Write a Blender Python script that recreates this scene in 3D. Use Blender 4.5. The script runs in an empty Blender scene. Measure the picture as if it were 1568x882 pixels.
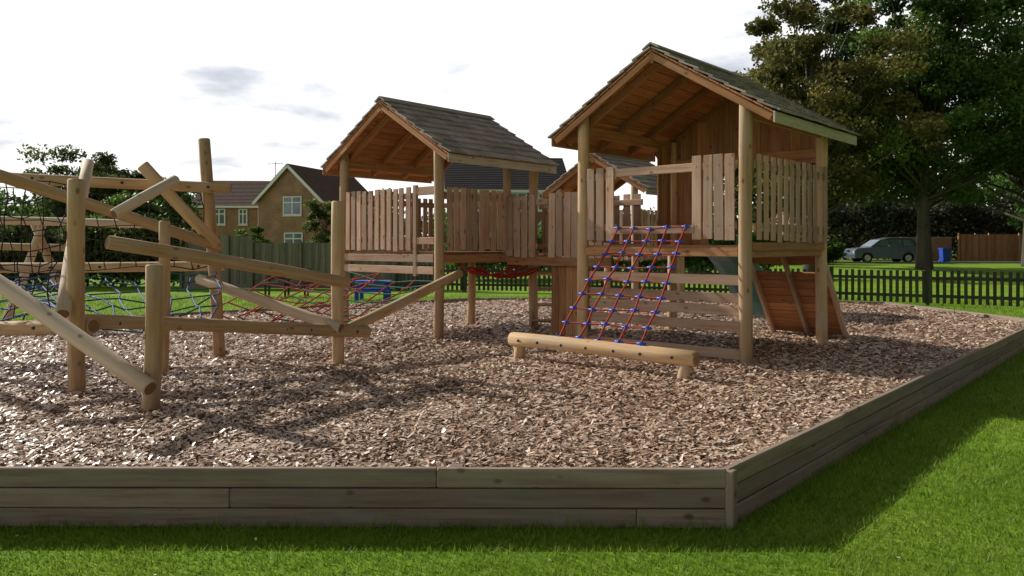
import bpy, bmesh, math, random
import numpy as np
from mathutils import Vector, Matrix
random.seed(3); rng=np.random.default_rng(3)
sc=bpy.context.scene
V=Vector
UP=V((0,0,1))

# ------------------------------------------------------------ materials
def newmat(name):
    m=bpy.data.materials.new(name); m.use_nodes=True
    nt=m.node_tree; nt.nodes.clear()
    out=nt.nodes.new('ShaderNodeOutputMaterial')
    return m,nt,out
def N(nt,t,**k):
    n=nt.nodes.new(t)
    for a,b in k.items(): setattr(n,a,b)
    return n
def ramp(nt,stops):
    r=N(nt,'ShaderNodeValToRGB'); e=r.color_ramp.elements
    while len(e)<len(stops): e.new(.5)
    for i,(p,c) in enumerate(stops):
        e[i].position=p; e[i].color=(c[0],c[1],c[2],1)
    return r
def coords(nt,scale,extra=37.):
    tc=N(nt,'ShaderNodeTexCoord'); oi=N(nt,'ShaderNodeObjectInfo'); at=N(nt,'ShaderNodeAttribute',attribute_name='rnd')
    ad=N(nt,'ShaderNodeMath',operation='ADD'); nt.links.new(oi.outputs['Random'],ad.inputs[0]); nt.links.new(at.outputs['Fac'],ad.inputs[1])
    mu=N(nt,'ShaderNodeMath',operation='MULTIPLY'); nt.links.new(ad.outputs[0],mu.inputs[0]); mu.inputs[1].default_value=extra
    va=N(nt,'ShaderNodeVectorMath',operation='ADD'); nt.links.new(tc.outputs['Object'],va.inputs[0]); nt.links.new(mu.outputs[0],va.inputs[1])
    mp=N(nt,'ShaderNodeVectorMath',operation='MULTIPLY'); nt.links.new(va.outputs[0],mp.inputs[0]); mp.inputs[1].default_value=scale
    return va,mp,ad
def wood(name,dark,light,grey,greyamt=.4,s=28,rough=.75,bump=.25,knots=True,gain=1.,tone=(.74,1.24)):
    dark=[c*gain for c in dark]; light=[c*gain for c in light]; grey=[c*gain for c in grey]
    m,nt,out=newmat(name); L=nt.links.new
    base,mp,ad=coords(nt,(s,s,s*.06))
    n1=N(nt,'ShaderNodeTexNoise'); n1.inputs['Scale'].default_value=1; n1.inputs['Detail'].default_value=7; n1.inputs['Roughness'].default_value=.65; L(mp.outputs[0],n1.inputs['Vector'])
    r1=ramp(nt,[(.28,dark),(.72,light)]); L(n1.outputs['Fac'],r1.inputs[0])
    n2=N(nt,'ShaderNodeTexNoise'); n2.inputs['Scale'].default_value=2.2; n2.inputs['Detail'].default_value=4; L(base.outputs[0],n2.inputs['Vector'])
    mr=N(nt,'ShaderNodeMapRange'); mr.inputs[1].default_value=.4; mr.inputs[2].default_value=.65; mr.inputs[3].default_value=0; mr.inputs[4].default_value=greyamt; L(n2.outputs['Fac'],mr.inputs[0])
    mx=N(nt,'ShaderNodeMixRGB'); L(mr.outputs[0],mx.inputs[0]); L(r1.outputs[0],mx.inputs[1]); mx.inputs[2].default_value=(*grey,1)
    fr=N(nt,'ShaderNodeMath',operation='FRACT'); ml=N(nt,'ShaderNodeMath',operation='MULTIPLY'); L(ad.outputs[0],ml.inputs[0]); ml.inputs[1].default_value=7.31; L(ml.outputs[0],fr.inputs[0])
    tr=N(nt,'ShaderNodeMapRange'); tr.inputs[3].default_value=tone[0]; tr.inputs[4].default_value=tone[1]; L(fr.outputs[0],tr.inputs[0])
    m2=N(nt,'ShaderNodeVectorMath',operation='SCALE'); L(mx.outputs[0],m2.inputs[0]); L(tr.outputs[0],m2.inputs['Scale'])
    col=m2.outputs[0]
    if knots:
        mk=N(nt,'ShaderNodeVectorMath',operation='MULTIPLY'); L(base.outputs[0],mk.inputs[0]); mk.inputs[1].default_value=(7,7,4.2)
        vo=N(nt,'ShaderNodeTexVoronoi'); vo.inputs['Scale'].default_value=1.; L(mk.outputs[0],vo.inputs['Vector'])
        kr=N(nt,'ShaderNodeMapRange'); kr.inputs[1].default_value=.07; kr.inputs[2].default_value=.16; kr.inputs[3].default_value=.7; kr.inputs[4].default_value=0; L(vo.outputs['Distance'],kr.inputs[0])
        m3=N(nt,'ShaderNodeMixRGB'); L(kr.outputs[0],m3.inputs[0]); L(col,m3.inputs[1]); m3.inputs[2].default_value=(dark[0]*.4,dark[1]*.33,dark[2]*.33,1)
        col=m3.outputs[0]
    b=N(nt,'ShaderNodeBsdfPrincipled'); b.inputs['Roughness'].default_value=rough; b.inputs['Specular IOR Level'].default_value=.3
    L(col,b.inputs['Base Color'])
    bp=N(nt,'ShaderNodeBump'); bp.inputs['Strength'].default_value=bump; bp.inputs['Distance'].default_value=.01; L(n1.outputs['Fac'],bp.inputs['Height']); L(bp.outputs[0],b.inputs['Normal'])
    L(b.outputs[0],out.inputs[0]); return m
def plain(name,c,rough=.6,var=.15,scale=8,metal=0.,spec=.4):
    m,nt,out=newmat(name); L=nt.links.new
    base,mp,ad=coords(nt,(scale,scale,scale))
    n=N(nt,'ShaderNodeTexNoise'); n.inputs['Scale'].default_value=1; n.inputs['Detail'].default_value=5; L(mp.outputs[0],n.inputs['Vector'])
    r=ramp(nt,[(.3,[x*(1-var) for x in c]),(.7,[min(1,x*(1+var)) for x in c])]); L(n.outputs['Fac'],r.inputs[0])
    b=N(nt,'ShaderNodeBsdfPrincipled'); b.inputs['Roughness'].default_value=rough; b.inputs['Metallic'].default_value=metal; b.inputs['Specular IOR Level'].default_value=spec
    L(r.outputs[0],b.inputs['Base Color']); L(b.outputs[0],out.inputs[0]); return m
def leafy(name,stops,trans=.35,rough=.6,spec=.25):
    m,nt,out=newmat(name); L=nt.links.new
    at=N(nt,'ShaderNodeAttribute',attribute_name='rnd')
    r=ramp(nt,stops); L(at.outputs['Fac'],r.inputs[0])
    d=N(nt,'ShaderNodeBsdfPrincipled'); d.inputs['Roughness'].default_value=rough; d.inputs['Specular IOR Level'].default_value=spec; L(r.outputs[0],d.inputs['Base Color'])
    if trans<=0: L(d.outputs[0],out.inputs[0]); return m
    t=N(nt,'ShaderNodeBsdfTranslucent'); L(r.outputs[0],t.inputs['Color'])
    mx=N(nt,'ShaderNodeMixShader'); mx.inputs[0].default_value=trans; L(d.outputs[0],mx.inputs[1]); L(t.outputs[0],mx.inputs[2]); L(mx.outputs[0],out.inputs[0]); return m

M_log=wood('log_wood',(.36,.215,.10),(.68,.47,.26),(.56,.44,.31),.5,s=22)
M_logpale=wood('log_wood_pale',(.50,.38,.25),(.78,.64,.46),(.68,.58,.46),.6,s=22)
M_end=wood('log_end_grain',(.16,.085,.04),(.33,.20,.10),(.22,.16,.1),.3,s=30,knots=False)
M_tower=wood('tower_wood',(.20,.085,.034),(.48,.235,.10),(.34,.22,.14),.4,gain=1.15)
M_picket=wood('picket_wood',(.33,.185,.115),(.64,.43,.29),(.54,.41,.31),.6)
M_shingle=wood('roof_shingle_wood',(.17,.14,.12),(.45,.38,.33),(.35,.32,.29),.6,s=30,bump=.4)
M_deck=wood('roof_deck_wood',(.26,.095,.038),(.54,.25,.105),(.38,.2,.1),.3,gain=1.15)
M_fascia=wood('fascia_wood',(.34,.28,.21),(.6,.53,.43),(.54,.49,.42),.6)
M_border=wood('border_wood',(.17,.12,.09),(.36,.275,.21),(.29,.25,.21),.55,s=30,bump=.5,tone=(.84,1.16))
M_dark=plain('dark_steel',(.03,.03,.03),.5)
M_fencedark=wood('dark_picket_wood',(.02,.022,.013),(.055,.052,.035),(.04,.055,.03),.5)
M_fencegrey=wood('grey_panel_wood',(.12,.11,.08),(.24,.22,.17),(.17,.185,.11),.6)
M_red=plain('red_rope',(.42,.035,.03),.8); M_blue=plain('blue_rope',(.015,.05,.30),.7); M_black=plain('black_rope',(.015,.015,.016),.8)
M_clamp=plain('blue_clamp',(.005,.07,.50),.4); M_netcross=plain('dark_rope',(.30,.03,.03),.8)
M_green=plain('green_rope',(.015,.13,.09),.8); M_slide=plain('slide_plastic',(.012,.15,.16),.3)
def brickmat(name,c1,c2,mortar):
    m,nt,out=newmat(name); L=nt.links.new
    tc=N(nt,'ShaderNodeTexCoord'); b=N(nt,'ShaderNodeTexBrick'); b.inputs['Scale'].default_value=2.
    b.inputs['Color1'].default_value=(*c1,1); b.inputs['Color2'].default_value=(*c2,1); b.inputs['Mortar'].default_value=(*mortar,1)
    b.inputs['Brick Width'].default_value=.45; b.inputs['Row Height'].default_value=.15; b.inputs['Mortar Size'].default_value=.012
    sx=N(nt,'ShaderNodeSeparateXYZ'); L(tc.outputs['Object'],sx.inputs[0]); a=N(nt,'ShaderNodeMath',operation='ADD'); L(sx.outputs[0],a.inputs[0]); L(sx.outputs[1],a.inputs[1])
    cb=N(nt,'ShaderNodeCombineXYZ'); L(a.outputs[0],cb.inputs[0]); L(sx.outputs[2],cb.inputs[1]); L(cb.outputs[0],b.inputs['Vector'])
    n=N(nt,'ShaderNodeTexNoise'); n.inputs['Scale'].default_value=1.3; L(tc.outputs['Object'],n.inputs['Vector'])
    r=ramp(nt,[(.3,(.75,.75,.75)),(.7,(1.1,1.1,1.1))]); L(n.outputs['Fac'],r.inputs[0])
    mx=N(nt,'ShaderNodeMixRGB',blend_type='MULTIPLY'); mx.inputs[0].default_value=1; L(b.outputs['Color'],mx.inputs[1]); L(r.outputs[0],mx.inputs[2])
    p=N(nt,'ShaderNodeBsdfPrincipled'); p.inputs['Roughness'].default_value=.9; L(mx.outputs[0],p.inputs['Base Color']); L(p.outputs[0],out.inputs[0]); return m
M_brick=brickmat('buff_brick',(.40,.22,.13),(.33,.17,.10),(.33,.23,.17))
M_brick2=brickmat('red_brick',(.28,.13,.08),(.22,.10,.065),(.3,.24,.19))
M_tile=plain('roof_tile',(.12,.07,.052),.85,.35,6); M_tiledark=plain('roof_tile_dark',(.045,.04,.042),.8,.3,6)
M_white=plain('white_paint',(.78,.78,.76),.5,.05); M_glass=plain('window_glass',(.13,.17,.21),.12,.3,2,spec=.8)
M_carpaint=plain('car_paint',(.10,.125,.18),.25,.05,2,metal=.5,spec=.8); M_tyre=plain('tyre',(.02,.02,.02),.8); M_rim=plain('rim',(.5,.5,.52),.35,.1,5,metal=.5)
M_bin=plain('blue_plastic',(.01,.06,.42),.5); M_lamp=plain('lamp_red',(.4,.02,.02),.3)
M_asphalt=plain('asphalt',(.06,.06,.06),.9,.25,12); M_kerb=plain('kerb_concrete',(.33,.32,.30),.9)
M_bark=wood('bark',(.035,.027,.02),(.10,.08,.06),(.07,.07,.05),.4,s=6,bump=.6,knots=False)
M_chip=leafy('wood_chips_mat',[(0,(.09,.048,.03)),(.25,(.28,.16,.10)),(.48,(.54,.355,.235)),(.72,(.74,.56,.42)),(1,(.86,.75,.62))],0,.42,.9)
M_blade=leafy('grass_blade',[(0,(.10,.18,.015)),(.5,(.205,.335,.032)),(.85,(.31,.42,.065)),(1,(.46,.46,.18))],.47,.5)

# ------------------------------------------------------------ mesh builder
def frame(o,g):
    z=V(g).normalized(); ref=UP if abs(z.z)<.9 else V((0,1,0))
    x=ref.cross(z).normalized(); y=z.cross(x)
    return Matrix(((x.x,y.x,z.x,o[0]),(x.y,y.y,z.y,o[1]),(x.z,y.z,z.z,o[2]),(0,0,0,1)))
def group(name,loc):
    e=bpy.data.objects.new(name,None); e.empty_display_size=.3; e.location=loc; sc.collection.objects.link(e); e['loc']=list(loc); return e
def put(o,parent):
    sc.collection.objects.link(o)
    if parent is not None:
        o.parent=parent; o.matrix_parent_inverse=Matrix.Translation(V(parent['loc'])).inverted()
    return o
class MB:
    def __init__(s): s.v=[];s.f=[];s.m=[];s.r=[];s.sm=[]
    def face(s,pts,mi=0,rnd=0.):
        b=len(s.v); s.v+= [V(p) for p in pts]; s.f.append(list(range(b,b+len(pts)))); s.m.append(mi); s.r.append(rnd); s.sm.append(False)
    def beam(s,p0,p1,w,t,up,mi=0,rnd=None,w1=None):
        p0=V(p0);p1=V(p1);up=V(up); z=(p1-p0).normalized(); y=(up-up.dot(z)*z).normalized(); x=y.cross(z)
        rnd=random.random() if rnd is None else rnd; b=len(s.v); w1=w if w1 is None else w1
        for p,ww in ((p0,w),(p1,w1)):
            for sx,sy in ((-1,-1),(1,-1),(1,1),(-1,1)): s.v.append(p+x*sx*ww/2+y*sy*t/2)
        for q in ((3,2,1,0),(4,5,6,7),(0,1,5,4),(1,2,6,5),(2,3,7,6),(3,0,4,7)):
            s.f.append([b+i for i in q]); s.m.append(mi); s.r.append(rnd); s.sm.append(False)
        return s
    def log(s,p0,p1,r0,r1=None,n=18,mi=0,endmi=1,wob=.006,cham=.012):
        p0=V(p0);p1=V(p1); r1=r0 if r1 is None else r1; d=p1-p0; Ln=d.length; z=d/Ln
        ref=UP if abs(z.z)<.9 else V((0,1,0)); x=ref.cross(z).normalized(); y=z.cross(x)
        rnd=random.random(); k=max(2,int(Ln/.35)); ts=[0,cham/Ln]+[i/k for i in range(1,k)]+[1-cham/Ln,1]
        b=len(s.v); ph=random.random()*6
        for i,t in enumerate(ts):
            r=r0+(r1-r0)*t
            if i in (0,len(ts)-1): r=max(r-cham,r*.6)
            ox=wob*math.sin(ph+t*5); oy=wob*math.cos(ph*2+t*4)
            for j in range(n):
                a=2*math.pi*j/n; rr=r*(1+.02*math.sin(3*a+ph+t*3)); s.v.append(p0+d*t+x*(rr*math.cos(a)+ox)+y*(rr*math.sin(a)+oy))
        for i in range(len(ts)-1):
            for j in range(n):
                s.f.append([b+i*n+j,b+i*n+(j+1)%n,b+(i+1)*n+(j+1)%n,b+(i+1)*n+j]); s.m.append(mi); s.r.append(rnd); s.sm.append(True)
        s.f.append([b+j for j in range(n)][::-1]); s.m.append(endmi); s.r.append(rnd); s.sm.append(False)
        e=b+(len(ts)-1)*n; s.f.append([e+j for j in range(n)]); s.m.append(endmi); s.r.append(rnd); s.sm.append(False)
        return s
    def obj(s,name,mats,parent=None,grain=(0,0,1),bevel=0.,origin=None):
        if origin is None:
            origin=sum(s.v,V((0,0,0)))/len(s.v)
        M=frame(origin,grain); Mi=M.inverted()
        me=bpy.data.meshes.new(name); me.from_pydata([Mi@p for p in s.v],[],s.f)
        if not isinstance(mats,(list,tuple)): mats=[mats]
        for m in mats: me.materials.append(m)
        me.polygons.foreach_set('material_index',[min(i,len(mats)-1) for i in s.m]); me.polygons.foreach_set('use_smooth',s.sm)
        a=me.attributes.new('rnd','FLOAT','FACE'); a.data.foreach_set('value',s.r)
        if bevel>0:
            bm=bmesh.new(); bm.from_mesh(me); bmesh.ops.bevel(bm,geom=bm.edges[:],offset=bevel,segments=1,affect='EDGES'); bm.to_mesh(me); bm.free()
        me.update()
        o=bpy.data.objects.new(name,me); o.matrix_world=M; 
        sc.collection.objects.link(o)
        if parent is not None:
            o.parent=parent; o.matrix_parent_inverse=Matrix.Translation(V(parent['loc'])).inverted()
        return o
def beamobj(name,p0,p1,w,t,up,mat,parent,bevel=.005):
    MB().beam(p0,p1,w,t,up).obj(name,mat,parent,V(p1)-V(p0),bevel)
def logobj(name,p0,p1,r0,parent,r1=None,mat=None):
    MB().log(p0,p1,r0,r1).obj(name,[mat or M_log,M_end],parent,V(p1)-V(p0))
def bulk(name,verts,nper,rnd,mat,parent=None):
    n=len(verts)//nper; me=bpy.data.meshes.new(name); me.vertices.add(len(verts)); me.vertices.foreach_set('co',np.ascontiguousarray(verts,dtype=np.float32).ravel())
    me.loops.add(n*nper); me.loops.foreach_set('vertex_index',np.arange(n*nper,dtype=np.int32))
    me.polygons.add(n); me.polygons.foreach_set('loop_start',np.arange(0,n*nper,nper,dtype=np.int32)); 
    me.materials.append(mat); me.update(calc_edges=True)
    a=me.attributes.new('rnd','FLOAT','FACE'); a.data.foreach_set('value',np.ascontiguousarray(rnd,dtype=np.float32))
    o=bpy.data.objects.new(name,me); put(o,parent); return o
def ropes(name,lines,r,mat,parent):
    cu=bpy.data.curves.new(name,'CURVE'); cu.dimensions='3D'; cu.bevel_depth=r; cu.bevel_resolution=1
    for ln in lines:
        sp=cu.splines.new('POLY'); sp.points.add(len(ln)-1)
        for i,p in enumerate(ln): sp.points[i].co=(p[0],p[1],p[2],1)
    cu.materials.append(mat); o=bpy.data.objects.new(name,cu); put(o,parent); return o
def netlines(c00,c10,c11,c01,nu,nv,sag=.1,jit=.0):
    c=[V(x) for x in (c00,c10,c11,c01)]
    P=[[None]*(nv+1) for _ in range(nu+1)]
    for i in range(nu+1):
        for j in range(nv+1):
            s_=i/nu;t=j/nv; p=(c[0]*(1-s_)+c[1]*s_)*(1-t)+(c[3]*(1-s_)+c[2]*s_)*t
            p=p+V((0,0,-sag*4*s_*(1-s_)))+V((random.uniform(-jit,jit),random.uniform(-jit,jit),random.uniform(-jit,jit)))
            P[i][j]=p
    A=[[P[i][j] for j in range(nv+1)] for i in range(nu+1)]
    B=[[P[i][j] for i in range(nu+1)] for j in range(nv+1)]
    return A,B,P

# ------------------------------------------------------------ ground
def gz(x,y):
    t=min(1,max(0,(y-26)/28)); return .34*t*t*(3-2*t)
def grassmat():
    m,nt,out=newmat('lawn'); L=nt.links.new; tc=N(nt,'ShaderNodeTexCoord')
    n=N(nt,'ShaderNodeTexNoise'); n.inputs['Scale'].default_value=.7; n.inputs['Detail'].default_value=8; L(tc.outputs['Object'],n.inputs['Vector'])
    n2=N(nt,'ShaderNodeTexNoise'); n2.inputs['Scale'].default_value=28; n2.inputs['Detail'].default_value=6; n2.inputs['Roughness'].default_value=.75; L(tc.outputs['Object'],n2.inputs['Vector'])
    r=ramp(nt,[(.3,(.14,.255,.02)),(.55,(.22,.37,.03)),(.75,(.30,.42,.05))]); L(n.outputs['Fac'],r.inputs[0])
    r2=ramp(nt,[(.3,(.5,.5,.5)),(.7,(1.3,1.3,1.3))]); L(n2.outputs['Fac'],r2.inputs[0])
    mx=N(nt,'ShaderNodeMixRGB',blend_type='MULTIPLY'); mx.inputs[0].default_value=.7; L(r.outputs[0],mx.inputs[1]); L(r2.outputs[0],mx.inputs[2])
    b=N(nt,'ShaderNodeBsdfPrincipled'); b.inputs['Roughness'].default_value=.9; b.inputs['Specular IOR Level'].default_value=.1; L(mx.outputs[0],b.inputs['Base Color'])
    bp=N(nt,'ShaderNodeBump'); bp.inputs['Strength'].default_value=.5; bp.inputs['Distance'].default_value=.03; L(n2.outputs['Fac'],bp.inputs['Height']); L(bp.outputs[0],b.inputs['Normal'])
    L(b.outputs[0],out.inputs[0]); return m
M_grass=grassmat()
xs=[-700,-300,-150,-80,-40,-20,0,20,40,80,150,300,700]
ys=[-60,-10,0]+list(range(4,64,4))+[70,100,150,250,450,900]
g=MB()
for i in range(len(xs)-1):
    for j in range(len(ys)-1):
        g.face([(xs[i],ys[j],gz(0,ys[j])),(xs[i+1],ys[j],gz(0,ys[j])),(xs[i+1],ys[j+1],gz(0,ys[j+1])),(xs[i],ys[j+1],gz(0,ys[j+1]))])
go=g.obj('grass_ground',M_grass,None,(0,0,1),origin=(0,0,0))
bm=bmesh.new(); bm.from_mesh(go.data); bmesh.ops.remove_doubles(bm,verts=bm.verts[:],dist=.001); bm.to_mesh(go.data); bm.free()

POLY=[(-11,4.43),(1.205,4.375),(8.9,13.0),(8.3,17.2),(5,18.4),(-1,18.5),(-11,10.6)]
def edist(x,y):
    d=np.full_like(x,1e9)
    for i in range(len(POLY)):
        x0,y0=POLY[i];x1,y1=POLY[(i+1)%len(POLY)]; dx,dy=x1-x0,y1-y0; l=math.hypot(dx,dy)
        d=np.minimum(d,(dx*(y-y0)-dy*(x-x0))/l)
    return d
def inside(x,y,m=0.): return edist(x,y)>m
def cz(x,y): return .290+.022*np.sin(x*1.3+y*.7)*np.sin(y*1.1-x*.5)+.012*np.sin(x*3.7+1)*np.sin(y*3.1)
def chipbase():
    m,nt,out=newmat('bark_bed'); L=nt.links.new; tc=N(nt,'ShaderNodeTexCoord')
    vo=N(nt,'ShaderNodeTexVoronoi'); vo.inputs['Scale'].default_value=24
    n0=N(nt,'ShaderNodeTexNoise'); n0.inputs['Scale'].default_value=14; L(tc.outputs['Object'],n0.inputs['Vector'])
    mv=N(nt,'ShaderNodeMixRGB'); mv.inputs[0].default_value=.08; L(tc.outputs['Object'],mv.inputs[1]); L(n0.outputs['Color'],mv.inputs[2]); L(mv.outputs[0],vo.inputs['Vector'])
    sp=N(nt,'ShaderNodeSeparateColor'); L(vo.outputs['Color'],sp.inputs[0])
    r=ramp(nt,[(0,(.09,.05,.034)),(.5,(.26,.155,.105)),(.85,(.48,.34,.25)),(1,(.65,.5,.4))]); L(sp.outputs[0],r.inputs[0])
    b=N(nt,'ShaderNodeBsdfPrincipled'); b.inputs['Roughness'].default_value=.8; L(r.outputs[0],b.inputs['Base Color'])
    bp=N(nt,'ShaderNodeBump'); bp.inputs['Strength'].default_value=1; bp.inputs['Distance'].default_value=.03; L(sp.outputs[1],bp.inputs['Height']); L(bp.outputs[0],b.inputs['Normal'])
    L(b.outputs[0],out.inputs[0]); return m
bm=bmesh.new()
bmesh.ops.create_grid(bm,x_segments=130,y_segments=95,size=1)
for v in bm.verts: v.co.x=-1+v.co.x*10.2; v.co.y=11.4+v.co.y*7.3
for i in range(len(POLY)):
    x0,y0=POLY[i];x1,y1=POLY[(i+1)%len(POLY)]
    bmesh.ops.bisect_plane(bm,geom=bm.verts[:]+bm.edges[:]+bm.faces[:],plane_co=(x0,y0,0),plane_no=(y1-y0,-(x1-x0),0),clear_outer=True)
for v in bm.verts: v.co.z=float(cz(np.array(v.co.x),np.array(v.co.y)))-.014
me=bpy.data.meshes.new('bark_chippings_bed'); bm.to_mesh(me); bm.free(); me.materials.append(chipbase())
sc.collection.objects.link(bpy.data.objects.new('bark_chippings_bed',me))
def tiltquads(x,y,z,L_,W_,tilt):
    n=len(x); az=rng.uniform(0,2*np.pi,n); tx=rng.normal(0,tilt,n); ty=rng.normal(0,tilt,n)
    a=np.stack([np.cos(az),np.sin(az),tx],1); a/=np.linalg.norm(a,axis=1)[:,None]
    b=np.stack([-np.sin(az),np.cos(az),ty],1); b/=np.linalg.norm(b,axis=1)[:,None]
    c=np.stack([x,y,z],1); q=np.empty((n,4,3))
    for k,(sa,sb) in enumerate(((-1,-1),(1,-1),(1,1),(-1,1))):
        ja=rng.uniform(.6,1,n)*sa; jb=rng.uniform(.55,1,n)*sb
        q[:,k]=c+a*(ja*L_/2)[:,None]+b*(jb*W_/2)[:,None]
    return q.reshape(-1,3)
n=200000; y=np.exp(rng.uniform(math.log(4.3),math.log(19),n)); x=rng.uniform(-.78,.80,n)*y
k=inside(x,y,.03); x=x[k];y=y[k]; sz=(y/5)**.42
q=tiltquads(x,y,cz(x,y)+rng.uniform(-.006,.018,len(x)),rng.uniform(.024,.085,len(x))*sz,rng.uniform(.012,.030,len(x))*sz,.26)
bulk('loose_wood_chips',q,4,np.clip(rng.beta(1.8,1.8,len(x))+.08*np.sin(x*1.9+y)*np.sin(y*1.7),0,1),M_chip)
# grass blades
n=340000; y=np.exp(rng.uniform(math.log(2.9),math.log(24),n)); x=rng.uniform(-.85,.95,n)*y
ed=edist(x,y); k=ed<-.03; x=x[k];y=y[k];ed=ed[k]; n=len(x); s=(y/4)**.55
pn=np.sin(x*2.1+y)*np.sin(y*2.7-x*1.3)+.5*np.sin(x*7+y*3)*np.sin(y*6)
h=rng.uniform(.016,.042,n)*s*(1+.2*pn)*np.where(ed>-.12,rng.uniform(1,2.3,n),1); w=rng.uniform(.004,.008,n)*s; az=rng.uniform(0,2*np.pi,n)
lx=rng.normal(0,.5,n)*h; ly=rng.normal(0,.5,n)*h
z0=np.array([gz(0,t) for t in y])
t=np.empty((n,3,3)); 
t[:,0]=np.stack([x-np.cos(az)*w/2,y-np.sin(az)*w/2,z0],1); t[:,1]=np.stack([x+np.cos(az)*w/2,y+np.sin(az)*w/2,z0],1); t[:,2]=np.stack([x+lx,y+ly,z0+h],1)
bulk('grass_blades',t.reshape(-1,3),3,np.clip(rng.beta(2,3,n)+.10*pn,0,1),M_blade)
n=26; y=np.exp(rng.uniform(math.log(3.6),math.log(9),n)); x=rng.uniform(-.66,.7,n)*y; k=~inside(x,y,-.15); x=x[k];y=y[k]
bulk('fallen_leaves',tiltquads(x,y,np.full(len(x),.035),np.full(len(x),.022),np.full(len(x),.014),.3),4,np.full(len(x),.9),M_chip)

# ------------------------------------------------------------ border wall
bw=group('timber_edging_wall',(1.205,4.375,0)); HW=.34
def wall(p,q,name,th=.045,nb=3,H=HW):
    p=V((*p,0));q=V((*q,0)); d=(q-p).normalized(); nrm=V((d.y,-d.x,0)); Ln=(q-p).length; mb=MB(); bh=H/nb
    for r in range(nb):
        s=0.; first=True
        while s<Ln-.01:
            l=random.uniform(2.6,3.9) if not first else random.uniform(1,3.8); first=False
            e=min(Ln,s+l); 
            if Ln-e<.5: e=Ln
            o=random.uniform(-.004,.004); dz=random.uniform(-.002,.002)
            a=p+d*(s+.001)+nrm*o+UP*(r*bh+bh/2+dz); b=p+d*(e-.001)+nrm*o+UP*(r*bh+bh/2-dz)
            mb.beam(a,b,bh-.006,th,nrm); s=e
    mb.obj(name,M_border,bw,d,.006)
    st=MB(); s=1.2
    while s<Ln-.3:
        c=p+d*s-nrm*.075; st.beam(c,c+UP*(H-.01),.08,.08,d); s+=random.uniform(1.9,2.6)
    if st.v: st.obj(name+'_stakes',M_border,bw,(0,0,1),.006)
for i in range(len(POLY)): 
    if i==6: continue
    wall(POLY[i],POLY[i+1 if i<6 else 0],'boards_%d'%i)
MB().beam((1.235,4.36,0),(1.235,4.36,HW-.008),.055,.055,(.667,.745,0),rnd=.1).obj('corner_post',M_border,bw,(0,0,1),.005)

# ------------------------------------------------------------ towers
u=V((-.745,.667,0)).normalized(); v=V((.667,.745,0)).normalized()
def P(o,a,b,z): return V((o[0],o[1],0))+u*a+v*b+UP*z
def pickets(mb,p,q,z0,z1,nrm,w=.095,gap=.035,t=.022,skip=0):
    p=V(p);q=V(q); d=(q-p); L_=d.length; d=d/L_; n=max(1,round(L_/(w+gap))); st=L_/n
    for i in range(n):
        c=p+d*(st*(i+.5)+random.uniform(-.006,.006)); c.z=0; j=random.uniform(-.008,.008)
        tl=random.uniform(-.012,.012)
        mb.beam(c+UP*(z0+random.uniform(-.018,.018)),c+UP*(z1+j)+d*tl,w,t,nrm,w1=w*random.uniform(.9,1))
def railing(parent,p,q,z0,z1,nrm,name,**k):
    mb=MB(); nrm=V(nrm); pickets(mb,V(p)+nrm*.02,V(q)+nrm*.02,z0,z1,nrm,**k); mb.obj(name+'_pickets',M_picket,parent,(0,0,1),.003)
    r=MB(); p=V(p);q=V(q)
    for z in (z0+.16,z1-.12):
        a=V((p.x,p.y,z))-nrm*.015;b=V((q.x,q.y,z))-nrm*.015; r.beam(a,b,.085,.04,nrm)
    r.obj(name+'_rails',M_picket,parent,q-p,.004)
    sc_=MB(); d=(q-p); L_=d.length; d/=L_; w=k.get('w',.095); gap=k.get('gap',.035); n=max(1,round(L_/(w+gap)))
    for i in range(n):
        for z in (z0+.16,z1-.12):
            c=p+d*(L_/n*(i+.5))+nrm*.031; c.z=z; sc_.log(c,c+nrm*.003,.006,n=6,wob=0,cham=.001)
    sc_.obj(name+'_screws',[M_dark,M_dark],parent)
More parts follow.
